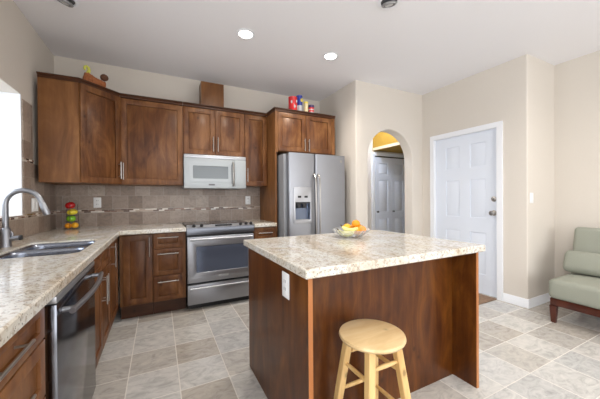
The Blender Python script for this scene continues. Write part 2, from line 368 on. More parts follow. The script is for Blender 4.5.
baseboard('baseboard_alcove', XF, YA, AX0, YA, 0, -1, 'white baseboard left of the archway')

def six_panel(name, w, h, rows, cols, frame_t=0.016, mat='door', parent=None, lab=None):
    """panelled slab in local x 0..w, z 0..h, face towards -y at y=0"""
    mb = MB(); mb.box(0, w, frame_t, 0.04, 0, h)
    holes = [[(c0, r0), (c1, r0), (c1, r1), (c0, r1)] for r0, r1 in rows for c0, c1 in cols]
    mb.slab([(0, 0), (w, 0), (w, h), (0, h)], holes, 0.0, frame_t, 'y')
    for r0, r1 in rows:
        for c0, c1 in cols:
            a = 0.008; e = 0.030
            ring0 = [(c0+a, frame_t, r0+a), (c1-a, frame_t, r0+a), (c1-a, frame_t, r1-a), (c0+a, frame_t, r1-a)]
            ring1 = [(c0+e, 0.002, r0+e), (c1-e, 0.002, r0+e), (c1-e, 0.002, r1-e), (c0+e, 0.002, r1-e)]
            mb.rings([ring0, ring1])
    return mb
# entry door: local x -> -y direction (seen from the room, left is far)
d1 = struct(six_panel('door_1', 0.835, 2.035, [(0.24, 0.765), (0.95, 1.44), (1.60, 1.90)], [(0.160, 0.360), (0.500, 0.695)], frame_t=0.010), 'door_1', 'door', 'white six panel entry door with knob and deadbolt')
d1.location = (XK+0.022, DY1-0.004, 0.006); d1.rotation_euler = (0, 0, -PI/2)
kn = MB(); kn.lathe([(0.0, 0), (0.033, 0), (0.033, 0.006), (0.014, 0.012), (0.012, 0.035), (0.026, 0.045), (0.030, 0.058), (0.024, 0.070), (0.0, 0.074)], 24, Matrix.Translation((0.790, 0, 1.018)) @ Matrix.Rotation(PI/2, 4, 'X'))
kn.make('door_knob', 'chrome', d1)
kn = MB(); kn.lathe([(0.0, 0), (0.031, 0), (0.031, 0.008), (0.024, 0.014), (0.0, 0.016)], 24, Matrix.Translation((0.790, 0, 1.187)) @ Matrix.Rotation(PI/2, 4, 'X'))
kn.box(0.785, 0.795, -0.030, -0.014, 1.172, 1.202, 0.003).make('deadbolt', 'chrome', d1)
cs = MB(); cw = 0.062
outer = [(-1.036-1.0, 0), (-2.036+0.0, 0)]
def casing(y0, y1, z1, x0, x1, cw):
    mb = MB(); mb.slab([(y0-cw, 0.0), (y0, 0.0), (y0, z1), (y1, z1), (y1, 0.0), (y1+cw, 0.0), (y1+cw, z1+cw), (y0-cw, z1+cw)], [], x0, x1, 'x'); return mb
c1 = casing(DY0, DY1, DZ, XK-0.020, XK-0.001, cw)
struct(c1, 'trim_2', 'trim', 'white casing around the entry door')
j = MB().slab([(DY0, 0), (DY0+0.0035, 0), (DY0+0.0035, DZ-0.0035), (DY1-0.0035, DZ-0.0035), (DY1-0.0035, 0), (DY1, 0), (DY1, DZ), (DY0, DZ)], [], XK-0.001, XK+0.12, 'x')
struct(j, 'trim_3', 'trim', 'white jamb of the entry door')
# hall behind the arch
HY = 0.30
struct(MB().box(XF+0.12, 6.4, HY+0.012, HY+0.12, 0, H), 'wall_hall', 'wall', 'hall wall around the closet doors')
struct(MB().box(6.28, 6.40, YA+0.15, HY+0.012, 0, H), 'wall_hall_end', 'hallwall', 'end wall of the hall')
struct(MB().box(XK+0.12, 6.4, YA, YA+0.15, 0, H), 'wall_hall_front', 'hallwall', 'hall wall behind the entry')
struct(MB().box(4.70, 6.28, YA+0.15, HY+0.012, 2.125, H), 'trim_4', 'hall_lampglow', 'boxed soffit over the closet end of the hall')
struct(MB().box(4.685, 4.699, YA+0.15, HY+0.01, 2.125, 2.175), 'trim_5', 'hallwall', 'cream strip along the hall soffit edge')
for k in range(2):
    d = struct(six_panel('door', 0.408, 1.99, [(0.20, 0.80), (0.93, 1.55), (1.66, 1.88)], [(0.085, 0.323)]), 'door_%d' % (2+k), 'door', ['left', 'right'][k]+' leaf of the white folding closet doors')
    d.location = (4.725+k*0.411, HY-0.030, 0.012)
    kb = MB(); kb.lathe([(0, 0), (0.016, 0), (0.008, 0.01), (0.008, 0.02), (0.018, 0.028), (0.012, 0.04), (0, 0.042)], 16, Matrix.Translation(((0.045, 0.04)[k], 0, 0.93)) @ Matrix.Rotation(PI/2, 4, 'X'))
    kb.make('door_knob', 'blackplastic', d)
struct(MB().box(4.655, 4.715, HY-0.03, HY+0.011, 0, 2.07).box(5.56, 5.62, HY-0.03, HY+0.011, 0, 2.07).box(4.715, 5.56, HY-0.03, HY+0.011, 2.03, 2.09), 'trim_6', 'trim', 'white casing around the closet doors')
struct(MB().box(4.716, 5.559, HY-0.02, HY+0.005, 2.006, 2.029), 'trim_7', 'blackplastic', 'dark sliding track over the closet doors')
hl = thing('added_hall_lamp', 'warm round hall ceiling lamp added out of view beyond the archway', 'lamp', (4.15, -0.25, H))  # unseen lamp, added for brightness in the hall
MB().lathe([(0, -0.001), (0.13, -0.001), (0.13, -0.02), (0, -0.02)], 28).make('lamp_base', 'chrome', hl)
sh = MB().lathe([(0.12, -0.021), (0.125, -0.05), (0.09, -0.085), (0.0, -0.10)], 28).make('lamp_shade', simple('warm_lamp_glass', (1, 0.8, 0.5), 0.5, emit=(1.0, 0.80, 0.55), es=6.0), hl)
pl = bpy.data.lights.new('hall_fill_light', 'POINT'); pl.energy = 27; pl.color = (0.72, 0.82, 1.0); pl.shadow_soft_size = 0.08  # cool fill added to lighten the closet doors
po = bpy.data.objects.new('hall_fill_light', pl); C.objects.link(po); po.location = (4.15, -0.25, H-0.17)

# backsplash slabs
struct(MB().box(0.0095, 2.298, -0.010, -0.001, ZC+0.001, 1.0755), 'trim_8', 'tile_back', 'lower row of taupe backsplash tiles on the back wall')
struct(MB().box(0.0095, 2.298, -0.010, -0.001, 1.1075, 1.382), 'trim_9', 'tile_back_up', 'upper taupe backsplash tiles on the back wall')
struct(MB().box(0.0095, 2.298, -0.012, -0.001, 1.076, 1.107), 'trim_10', 'mosaic_back', 'thin mosaic band across the back wall tiles')
struct(MB().box(0.001, 0.009, -3.40, -0.001, ZC+0.001, 1.0755), 'trim_11', 'tile_left', 'row of taupe tiles under the window')
struct(MB().box(0.001, 0.009, -0.813, -0.001, 1.1075, 1.54).box(0.001, 0.009, -0.813, -0.62, 1.572, 2.05), 'trim_12', 'tile_left_up', 'taupe tiles between the window and the corner')
struct(MB().box(0.001, 0.011, WY1, -0.001, 1.076, 1.107).box(0.001, 0.011, -3.40, WY1, 1.076, 1.099), 'trim_13', 'mosaic_left', 'mosaic band under the window')
struct(MB().box(0.001, 0.011, -0.813, -0.61, 1.541, 1.571), 'trim_14', 'mosaic_left', 'short mosaic band beside the window')

# ---------------------------------------------------------------- cabinets
def add_handle(p, x, z, L, vertical=True, y=-0.02, r=0.0052):
    mb = MB(); so = 0.032
    if vertical:
        mb.cyl((x, y-so, z-L/2), (x, y-so, z+L/2), r, n=12)
        for s in (-1, 1): mb.cyl((x, y-0.0, z+s*L*0.36), (x, y-so, z+s*L*0.36), r*0.8, n=10)
    else:
        mb.cyl((x-L/2, y-so, z), (x+L/2, y-so, z), r, n=12)
        for s in (-1, 1): mb.cyl((x+s*L*0.36, y, z), (x+s*L*0.36, y-so, z), r*0.8, n=10)
    return mb.make('handle', 'chrome', p)
def shaker(root, name, x0, x1, z0, z1, hx=None, hz=None, hl=0.17, vert=True, fw=0.058):
    g = 0.0024; x0 += g; x1 -= g; z0 += g; z1 -= g
    fwz = min(fw, (z1-z0)*0.28)
    mb = MB()
    mb.slab([(x0, z0), (x1, z0), (x1, z1), (x0, z1)], [[(x0+fw, z0+fwz), (x1-fw, z0+fwz), (x1-fw, z1-fwz), (x0+fw, z1-fwz)]], -0.020, -0.0012, 'y', bev=0.0016)
    mb.box(x0+fw+0.0035, x1-fw-0.0035, -0.0105, -0.003, z0+fwz+0.0035, z1-fwz-0.0035, 0.002)
    d = mb.make(name, 'alder', root)
    if hx is not None: add_handle(d, hx, hz, hl, vert)
    return d
def carcase(root, w, z0, z1, depth, toe=0.0):
    mb = MB()
    if toe:
        mb.box(0, w, 0.0, depth, toe, z1)
        MB().box(0.0, w, 0.080, depth, 0.0, toe-0.0005).make('toe_kick', 'crown', root)  # shade of the toe space painted by the dark wood
    else: mb.box(0, w, 0, depth, z0, z1)
    return mb.make('body', 'alder_side', root)
def crown(root, pts, z):
    """moulding swept along pts (list of (x,y)) in root space, outward = right-hand of direction"""
    mb = MB(); prof = [(-0.02, 0.0), (0.004, 0.0), (0.004, 0.018), (0.018, 0.030), (0.018, 0.040), (-0.02, 0.040)]
    P = [Vector((x, y, 0)) for x, y in pts]; rings = []
    for i, p in enumerate(P):
        ns = []
        if i > 0: d = (P[i]-P[i-1]).normalized(); ns.append(Vector((d.y, -d.x, 0)))
        if i < len(P)-1: d = (P[i+1]-P[i]).normalized(); ns.append(Vector((d.y, -d.x, 0)))
        n = sum(ns, Vector()).normalized(); k = 1/max(0.3, n.dot(ns[0]))
        rings.append([p+n*(o*k)+Vector((0, 0, z+h)) for o, h in prof])
    mb.rings(rings); return mb.make('crown_molding', 'crown', root)
ZU, ZT = 1.383, 2.318
UY = -0.310
# corner wall cabinet with diagonal door
cc = thing('corner_wall_cabinet', 'tall diagonal corner wall cabinet of knotty wood over the fruit stand', 'cabinet', (0.0, 0.0, ZU), 0)
q0 = (0.333, -0.605); q1 = (0.627, -0.318)
MB().slab([(0.012, -0.012), (0.040, -0.605), q0, q1, (q1[0], -0.012)], [], 0.0, ZT-ZU, 'z').make('body', 'alder_side', cc)
dl = math.hypot(q1[0]-q0[0], q1[1]-q0[1]); da = math.atan2(q1[1]-q0[1], q1[0]-q0[0])
door_root = MB()
def diag_door():
    g = 0.004; x0, x1, z0, z1, fw = g, dl-g, 0.003, ZT-ZU-0.003, 0.058
    mt = Matrix.Translation((q0[0], q0[1], 0)) @ Matrix.Rotation(da, 4, 'Z')
    mb = MB(); mb.slab([(x0, z0), (x1, z0), (x1, z1), (x0, z1)], [[(x0+fw, z0+fw), (x1-fw, z0+fw), (x1-fw, z1-fw), (x0+fw, z1-fw)]], -0.020, -0.0012, 'y', bev=0.0016)
    mb.box(x0+fw+0.0035, x1-fw-0.0035, -0.0105, -0.003, z0+fw+0.0035, z1-fw-0.0035, 0.002)
    bmesh.ops.transform(mb.bm, matrix=mt, verts=mb.bm.verts)
    d = mb.make('door', 'alder', cc)
    hb = MB(); hx = x1-0.028; hz = 1.53-ZU; L = 0.18
    hb.cyl((hx, -0.052, hz-L/2), (hx, -0.052, hz+L/2), 0.006, n=12)
    for s in (-1, 1): hb.cyl((hx, -0.020, hz+s*L*0.36), (hx, -0.052, hz+s*L*0.36), 0.005, n=10)
    bmesh.ops.transform(hb.bm, matrix=mt, verts=hb.bm.verts); hb.make('handle', 'chrome', d)
diag_door()
crown(cc, [(0.040, -0.605), (0.333, -0.610), (0.627, -0.330)], ZT-ZU)
def wall_cab(name, label, x0, x1, z0, z1, doors, yf=UY, depth=0.298, hz=0.10, hlen=0.18, crownpts=True, grp=None):
    r = thing(name, label, 'cabinet', (x0, yf, z0), 0, grp); w = x1-x0
    carcase(r, w, 0, z1-z0, depth)
    n = len(doors)
    for i, hs in enumerate(doors):
        a = w*i/n; b = w*(i+1)/n
        hx = a+0.028 if hs == 'L' else b-0.028
        shaker(r, 'door', a, b, 0.004, z1-z0-0.004, hx, hz, hlen)
    return r
wc = wall_cab('wall_cabinet', 'wall cabinet with one wide knotty door left of the microwave', 0.630, 1.252, ZU, ZT, ['L'], hz=0.14)
crown(wc, [(0, -0.020), (0.621, -0.020)], ZT-ZU)
ZM = 1.752
mc = wall_cab('wall_cabinet', 'two-door wall cabinet directly above the microwave', 1.254, 1.990, ZM, ZT, ['R', 'L'], hz=0.135)
crown(mc, [(0, -0.020), (0.735, -0.020)], ZT-ZM)
nc = wall_cab('wall_cabinet', 'narrow wall cabinet between the microwave and the refrigerator panel', 1.992, 2.297, ZU, ZT, ['L'], hz=0.14)
crown(nc, [(0, -0.020), (0.303, -0.020)], ZT-ZU)
# refrigerator surround: tall side panel and cabinet over
fc = thing('refrigerator_cabinet', 'deep two-door cabinet above the refrigerator with a tall side panel', 'cabinet', (2.300, -0.600, 0.0))
MB().box(0.0, 0.025, 0.0, 0.598, 0.0, ZT).make('side_panel', 'alder_side', fc)
MB().box(0.026, 0.890, 0.0, 0.598, 1.82, ZT).make('body', 'alder_side', fc)
MB().box(0.0, 0.034, -0.018, -0.001, 1.80, ZT).make('filler_strip', 'alder_side', fc); MB().box(0.838, 0.890, -0.018, -0.001, 1.82, ZT).make('filler_strip', 'alder_side', fc)
shaker(fc, 'door', 0.036, 0.436, 1.824, ZT-0.004, 0.436-0.030, 1.915, 0.16)
shaker(fc, 'door', 0.438, 0.836, 1.824, ZT-0.004, 0.438+0.030, 1.915, 0.16)
crown(fc, [(0.0, 0.268), (0.0, -0.02), (0.890, -0.02)], ZT)
# boxed duct cover
MBd = MB().box(-0.135, 0.135, -0.19, 0.0, 0, 2.655-(ZT+0.001)); 
dc = MBd.make('duct_cover', 'alder_side'); dc.location = (1.600, -0.110, ZT+0.001)
tag(dc, 'square wooden duct cover standing on top of the wall cabinets', 'duct cover')

# ---- base cabinets
ZB = 0.873; BY = -0.600
cb = thing('base_cabinet', 'lower corner cabinet with one narrow door left of the drawers', 'cabinet', (0.640, BY, 0))
carcase(cb, 0.290, 0, ZB, 0.585, toe=0.150)
shaker(cb, 'door', 0.028, 0.288, 0.160, ZB-0.01, 0.262, 0.735, 0.20)
db = thing('base_cabinet', 'three-drawer base cabinet left of the range', 'cabinet', (0.932, BY, 0))
carcase(db, 0.316, 0, ZB, 0.585, toe=0.150)
for z0, z1, hz in ((0.706, 0.866, 0.822), (0.424, 0.704, 0.652), (0.160, 0.422, 0.362)):
    shaker(db, 'drawer', 0.002, 0.285, z0, z1, 0.143, hz, 0.20, False, fw=0.045)
rb = thing('base_cabinet', 'small base cabinet with a drawer between range and refrigerator', 'cabinet', (2.012, BY, 0))
carcase(rb, 0.284, 0, ZB, 0.585, toe=0.150)
shaker(rb, 'drawer', 0.002, 0.282, 0.72, 0.866, 0.142, 0.800, 0.18, False, fw=0.045)
shaker(rb, 'door', 0.002, 0.282, 0.160, 0.718, 0.03, 0.58, 0.16)
# left run: rz=90deg, local x -> +y, local y -> -x ; face plane x=0.62
LX = 0.612
def left_cab(label, y0, y1, depth=0.598):
    r = thing('base_cabinet', label, 'cabinet', (LX, y0, 0), PI/2); carcase_w = y1-y0
    MB().box(0, carcase_w, 0.080, depth, 0.0, 0.1495).make('toe_kick', 'crown', r); mb = MB()  # same dark wood, painting the shade below the left run
    if 'sink' in label: mb.box(0, carcase_w, 0.0, depth, 0.15, 0.17).box(0, 0.018, 0.0, depth, 0.17, ZB).box(carcase_w-0.018, carcase_w, 0.0, depth, 0.17, ZB).box(0.018, carcase_w-0.018, depth-0.012, depth, 0.17, ZB)
    else: mb.box(0, carcase_w, 0.0, depth, 0.15, ZB)
    mb.make('body', 'alder_side', r)
    if 'sink' in label: MB().box(0.0185, carcase_w-0.0185, 0.0, 0.018, 0.69, ZB).make('face_frame', 'alder_side', r)
    return r
lc = left_cab('lower corner cabinet between the sink cabinet and the corner', -1.100, -0.625)
shaker(lc, 'door', 0.002, 0.445, 0.160, ZB-0.01, 0.04, 0.750, 0.20)
sk = left_cab('two-door base cabinet under the sink right of the dishwasher', -1.862, -1.102)
for a, b, hx in ((0.002, 0.379, 0.347), (0.381, 0.758, 0.413)):
    shaker(sk, 'door', a, b, 0.160, 0.718, hx, 0.590, 0.20)
    shaker(sk, 'false_drawer', a, b, 0.720, 0.866, fw=0.045)
nb = left_cab('drawer base cabinet at the near left below the counter', -3.110, -2.560)
for i, (z0, z1) in enumerate(((0.742, 0.866), (0.540, 0.740), (0.335, 0.538), (0.160, 0.333))):
    shaker(nb, 'drawer', 0.002, 0.520, z0, z1, 0.215, (z0+z1)/2 + (0.015 if i else 0.012), 0.20, False, fw=0.045)

# countertops
def rr(x0, x1, y0, y1, r, n=6):
    out = []
    for cx, cy, a in ((x1-r, y1-r, 0), (x0+r, y1-r, 90), (x0+r, y0+r, 180), (x1-r, y0+r, 270)):
        for k in range(n+1):
            t_ = math.radians(a+90*k/n); out.append((cx+r*math.cos(t_), cy+r*math.sin(t_)))
    return out
CE = 0.657
bowl1 = rr(0.190, 0.568, -1.520, -1.240, 0.07); bowl2 = rr(0.185, 0.560, -1.855, -1.545, 0.07)
cut = rr(0.178, 0.574, -1.862, -1.232, 0.06)
ct = MB().slab([(0.0105, -0.0135), (0.0105, -3.40), (CE, -3.40), (CE, -0.676), (1.250, -0.676), (1.250, -0.0135)], [cut], ZB+0.001, ZC, 'z').make('countertop', 'granite')
bv = ct.modifiers.new('bevel', 'BEVEL'); bv.width = 0.006; bv.segments = 3; bv.limit_method = 'ANGLE'; bv.angle_limit = math.radians(50)
tag(ct, 'L-shaped cream granite countertop holding the sink', 'countertop')
ct2 = MB().slab([(2.010, -0.0135), (2.010, -0.655), (2.297, -0.655), (2.297, -0.0135)], [], ZB+0.001, ZC, 'z').make('countertop', 'granite')
bv = ct2.modifiers.new('bevel', 'BEVEL'); bv.width = 0.005; bv.segments = 2; bv.limit_method = 'ANGLE'; bv.angle_limit = math.radians(50)
tag(ct2, 'small granite countertop piece between range and refrigerator', 'countertop')

# sink
sk_ = thing('kitchen_sink', 'double bowl stainless steel sink set into the granite', 'sink', (0.38, -1.55, ZC-0.010))
def bowl_mesh(loop, depth):
    c = Vector((sum(p[0] for p in loop)/len(loop), sum(p[1] for p in loop)/len(loop)))
    rings = []
    for s, z in ((1.0, 0.0), (0.985, -0.02), (0.95, -depth+0.03), (0.90, -depth+0.008), (0.80, -depth), (0.10, -depth-0.006)):
        rings.append([((p[0]-c.x)*s+c.x-0.38, (p[1]-c.y)*s+c.y+1.55, z) for p in loop])
    return rings
for lp in (bowl1, bowl2):
    mb = MB(); mb.rings(bowl_mesh(lp, 0.19), cap=False)
    bo = mb.make('bowl', 'sinksteel', sk_)
    s = bo.modifiers.new('solid', 'SOLIDIFY'); s.thickness = 0.003; s.offset = 0
    cx = sum(p[0] for p in lp)/len(lp)-0.38; cy = sum(p[1] for p in lp)/len(lp)+1.55
    MB().lathe([(0.0, -0.19), (0.040, -0.19), (0.042, -0.197), (0.0, -0.199)], 20, Matrix.Translation((cx, cy, 0.001))).make('drain', 'chrome', bo)
fl = MB().slab([(x-0.38, y+1.55) for x, y in rr(0.1785, 0.5735, -1.8615, -1.2325, 0.0595)], [[(x-0.38, y+1.55) for x, y in bowl1], [(x-0.38, y+1.55) for x, y in bowl2]], -0.004, 0.0, 'z')
fl.make('rim', 'sinksteel', sk_)

# faucet
fa = thing('faucet', 'brushed steel pull-down gooseneck faucet behind the sink', 'faucet', (0.098, -1.375, ZC+0.0005))
mb = MB(); mb.lathe([(0.0, 0), (0.030, 0), (0.030, 0.006), (0.0265, 0.012), (0.0260, 0.115), (0.019, 0.125), (0.0, 0.126)], 24)
mb.make('body', 'steel', fa)
pts = [(0, 0, 0.12), (0, 0, 0.20), (0, 0, 0.28)]
R = 0.090
for k in range(1, 17):
    a = PI*k/16*0.92; pts.append((R-R*math.cos(a), 0, 0.28+R*math.sin(a)))
d = (Vector(pts[-1])-Vector(pts[-2])).normalized(); e = Vector(pts[-1])+d*0.02; pts.append(tuple(e))
MB().path(pts, 0.0160, 18).make('spout', 'steel', fa)
MB().path([e, e+d*0.012, e+d*0.072, e+d*0.086], [0.0165, 0.0195, 0.0215, 0.0175], 20).make('spray_head', 'steel', fa)
MB().cyl(e+d*0.02+Vector((0.013, 0, 0)), e+d*0.045+Vector((0.0165, 0, 0)), 0.007, n=12).make('spray_button', 'blackplastic', fa)
lv = MB(); lv.cyl((0.018, 0, 0.052), (0.066, 0, 0.056), 0.0155, n=18).path([(0.030, 0, 0.062), (0.034, 0.0, 0.085), (0.026, 0.0, 0.10)], [0.007, 0.006, 0.005], 10)
lv.make('lever', 'steel', fa)
MB().cyl((0.0665, 0, 0.056), (0.080, 0, 0.057), 0.0165, n=18).make('lever_cap', 'blackplastic', fa)

# dishwasher (local x -> +y)
dwr = thing('dishwasher', 'dark stainless dishwasher with a curved bar handle under the left counter', 'dishwasher', (LX, -2.553, 0), PI/2)
DWW = 0.683
MB().box(0, DWW, 0.0, 0.57, 0.11, ZB-0.002).make('body', 'blackplastic', dwr)
MB().box(0.0, DWW, 0.06, 0.5, 0.0, 0.109).make('toe_kick', 'blackplastic', dwr)
MB().box(0.004, DWW-0.004, -0.042, -0.001, 0.125, 0.838, 0.004).make('door', 'steel_dark', dwr)
MB().box(0.004, DWW-0.004, -0.042, -0.001, 0.841, 0.868, 0.004).make('control_strip', 'steel_light', dwr)
hb = MB(); pts = []
for k in range(13):
    u = k/12; pts.append((0.045+u*(DWW-0.075), -0.078-0.022*math.sin(PI*u), 0.795))
hb.path(pts, 0.0115, 14)
for px in (0.075, DWW-0.065): hb.cyl((px, -0.042, 0.795), (px, -0.084, 0.795), 0.011, n=12)
hb.make('handle', 'steel', dwr)

# ---------------------------------------------------------------- range
RX, RW = 1.256, 0.745
rg = thing('range', 'stainless slide-in range with oven window and storage drawer', 'range', (RX, -0.60, 0))
MB().box(0.003, RW-0.003, -0.012, 0.565, 0.055, 0.905).box(0.02, RW-0.02, 0.03, 0.5, 0.0, 0.0545).make('body', 'blackplastic', rg)
MB().box(-0.000, RW+0.000, -0.010, 0.565, 0.9055, 0.925, 0.003).make('cooktop', 'black', rg)
for x, y, r in ((0.19, 0.12, 0.10), (0.55, 0.12, 0.08), (0.19, 0.40, 0.08), (0.55, 0.40, 0.10)):
    MB().lathe([(r-0.003, 0), (r, 0), (r, 0.0006), (r-0.003, 0.0006), (r-0.003, 0)], 40, Matrix.Translation((x, y, 0.9252)), cap=False).make('burner_ring', 'can_in', rg)
# sloped control console along the front
prof = [(-0.013, 0.825), (-0.058, 0.832), (-0.062, 0.880), (-0.055, 0.905), (-0.011, 0.932), (-0.011, 0.905), (-0.013, 0.90)]
MB().rings([[(0.0, y, z) for y, z in prof], [(RW, y, z) for y, z in prof]]).make('control_panel', 'console', rg)
MB().rings([[(x, -0.0555, 0.9058), (x, -0.0115, 0.9328), (x, -0.0118, 0.9338), (x, -0.0570, 0.9066)] for x in (0.001, RW-0.001)]).make('top_trim', 'steel_light', rg)
nrm = Vector((0, -0.027, 0.044)).normalized()
def on_panel(x, s, h): # s 0..1 up the slope
    return Vector((x, -0.056+0.044*s, 0.9065+0.027*s)) + Vector((0, -0.523, 0.852))*h
for x in (0.075, 0.155, 0.590, 0.655, 0.715):
    mb = MB(); mb.cyl(on_panel(x, 0.5, 0.0), on_panel(x, 0.5, 0.022), 0.019, 0.016, n=20); mb.make('knob', 'blackplastic', rg)
mb = MB(); a = [on_panel(0.30, 0.2, 0.001), on_panel(0.49, 0.2, 0.001), on_panel(0.49, 0.8, 0.001), on_panel(0.30, 0.8, 0.001)]
b_ = [p+Vector((0, -0.0005, 0.001)) for p in a]; mb.rings([a, b_]); mb.make('display', 'black', rg)
od = MB().slab([(0.004, 0.308), (RW-0.004, 0.308), (RW-0.004, 0.806), (0.004, 0.806)], [rr(0.095, RW-0.075, 0.415, 0.700, 0.012, 3)], -0.056, -0.014, 'y', bev=0.003)
odo = od.make('oven_door', 'steel', rg)
MB().box(0.090, RW-0.070, -0.050, -0.020, 0.410, 0.705).make('window', 'ovenglass', odo)
MB().box(0.33, 0.44, -0.0585, -0.0565, 0.345, 0.372, 0.0008).make('badge', 'steel_light', odo)
h = MB(); h.cyl((0.03, -0.100, 0.782), (RW-0.03, -0.100, 0.782), 0.0135, n=18)
for x in (0.05, RW-0.05): h.box(x-0.012, x+0.012, -0.100, -0.057, 0.772, 0.792, 0.003)
h.make('handle', 'steel_light', odo)
dr = MB().box(0.004, RW-0.004, -0.052, -0.014, 0.070, 0.284, 0.004).make('drawer', 'steel', rg)
h = MB(); h.cyl((0.03, -0.088, 0.252), (RW-0.03, -0.088, 0.252), 0.011, n=16)
for x in (0.05, RW-0.05): h.box(x-0.012, x+0.012, -0.088, -0.053, 0.244, 0.260, 0.003)
h.make('handle', 'steel_light', dr)

# ---------------------------------------------------------------- microwave
mw = thing('microwave', 'silver over-the-range microwave with vertical bar handle', 'microwave', (1.256, -0.345, 1.346))
MW, MH = 0.732, 0.402
MB().box(0.001, MW-0.001, 0.0, 0.332, 0.0, MH).make('body', 'greyside', mw)
MB().box(0.0, MW, -0.034, -0.001, MH-0.042, MH, 0.004).make('vent_strip', 'steel_light', mw)
md = MB().slab([(0.0, 0.002), (0.590, 0.002), (0.590, MH-0.044), (0.0, MH-0.044)], [rr(0.095, 0.510, 0.115, 0.272, 0.008, 3)], -0.034, -0.001, 'y', bev=0.003).make('door', 'micwhite', mw)
MB().slab([(0.055, 0.078), (0.548, 0.078), (0.548, 0.316), (0.055, 0.316)], [rr(0.097, 0.508, 0.117, 0.270, 0.008, 3)], -0.038, -0.0345, 'y').make('window_frame', 'micwhite', md)
MB().box(0.090, 0.515, -0.030, -0.010, 0.110, 0.277).make('window', 'micglass', md)
MB().box(0.275, 0.345, -0.0365, -0.0345, 0.036, 0.056).make('badge', 'slot', md)
MB().box(0.592, MW, -0.034, -0.001, 0.002, MH-0.044, 0.003).make('keypad_panel', 'micwhite', mw)
h = MB(); h.path([(0.568, -0.040, 0.035), (0.568, -0.066, 0.055), (0.568, -0.074, 0.18), (0.568, -0.066, 0.305), (0.568, -0.040, 0.325)], 0.010, 12)
h.make('handle', 'chrome', md)
MB().box(0.548, 0.556, -0.0365, -0.0345, 0.06, 0.30).make('grip_recess', 'slot', md)

# ---------------------------------------------------------------- refrigerator
rf = thing('refrigerator', 'stainless side-by-side refrigerator with water dispenser in its left door', 'refrigerator', (2.390, -0.82, 0))
FW = 0.828
MB().box(-0.036, FW-0.004, 0.078, 0.79, 0.03, 1.765).make('body', 'greyside', rf)
MB().box(0.02, FW-0.02, 0.06, 0.5, 0.0, 0.029).box(0.01, FW-0.01, 0.03, 0.0775, 0.005, 0.055).make('kick_grille', 'blackplastic', rf)
sx = 0.365
def fridge_door(x0, x1, hole=None):
    b = MB()
    def outline(): # rounded front corners
        r = 0.018; pts = [(x0, 0.074), (x0, r)]
        for k in range(1, 6): a = math.radians(180+90*k/6); pts.append((x0+r+r*math.cos(a), r+r*math.sin(a)))
        pts.append((x0+r, 0.0)); pts.append((x1-r, 0.0))
        for k in range(1, 6): a = math.radians(270+90*k/6); pts.append((x1-r+r*math.cos(a), r+r*math.sin(a)))
        pts += [(x1, r), (x1, 0.074)]; return pts
    if hole:
        hx0, hx1, hz0, hz1 = hole; o = outline()
        b.slab(o, [], 0.06, hz0, 'z'); b.slab(o, [], hz1, 1.775, 'z')
        b.slab([p for p in o if p[0] < (x0+0.02)] + [(hx0, 0.0), (hx0, 0.074)], [], hz0, hz1, 'z')
        b.slab([(hx1, 0.074), (hx1, 0.0)] + [p for p in o if p[0] > (x1-0.0185)], [], hz0, hz1, 'z')
        b.box(hx0, hx1, 0.060, 0.074, hz0, hz1)
    else: b.slab(outline(), [], 0.06, 1.775, 'z')
    return b
hole = (0.080, 0.290, 0.945, 1.175)
fd1 = fridge_door(0.0, sx-0.003, hole).make('freezer_door', 'steel', rf)
fd2 = fridge_door(sx+0.003, FW).make('fridge_door', 'steel', rf)
ds = MB().slab([(0.060, 0.91), (0.310, 0.91), (0.310, 1.355), (0.060, 1.355)], [[(hole[0]+0.002, hole[2]+0.002), (hole[1]-0.002, hole[2]+0.002), (hole[1]-0.002, hole[3]-0.002), (hole[0]+0.002, hole[3]-0.002)]], -0.006, -0.0005, 'y', bev=0.002).make('dispenser', 'steel_light', fd1)
MB().box(0.082, 0.288, 0.055, 0.0595, 0.947, 1.173).make('dispenser_back', 'ovenglass', ds)
MB().box(0.115, 0.165, 0.010, 0.045, 1.10, 1.170, 0.004).box(0.195, 0.245, 0.010, 0.045, 1.10, 1.170, 0.004).box(0.085, 0.285, 0.005, 0.054, 1.150, 1.172).make('spout', 'blackplastic', ds)
MB().box(0.088, 0.282, 0.005, 0.050, 0.948, 0.956).make('drip_tray', 'can_in', ds)
MB().box(0.115, 0.160, -0.0085, -0.0065, 1.225, 1.250).make('control_button', 'blackplastic', ds); MB().box(0.205, 0.250, -0.0085, -0.0065, 1.225, 1.250).make('control_button', 'blackplastic', ds)
for dd, hx in ((fd1, sx-0.022), (fd2, sx+0.036)):
    h = MB(); h.path([(hx, -0.0, 0.66), (hx, -0.045, 0.70), (hx, -0.055, 0.85), (hx, -0.057, 1.12), (hx, -0.055, 1.38), (hx, -0.045, 1.48), (hx, -0.0, 1.52)], 0.011, 14)
    h.make('handle', 'chrome', dd)
MB().lathe([(0, 0), (0.018, 0), (0.018, 0.002), (0, 0.002)], 24, Matrix.Translation((FW-0.07, -0.0002, 1.70)) @ Matrix.Rotation(PI/2, 4, 'X')).make('badge', 'chrome', fd2)

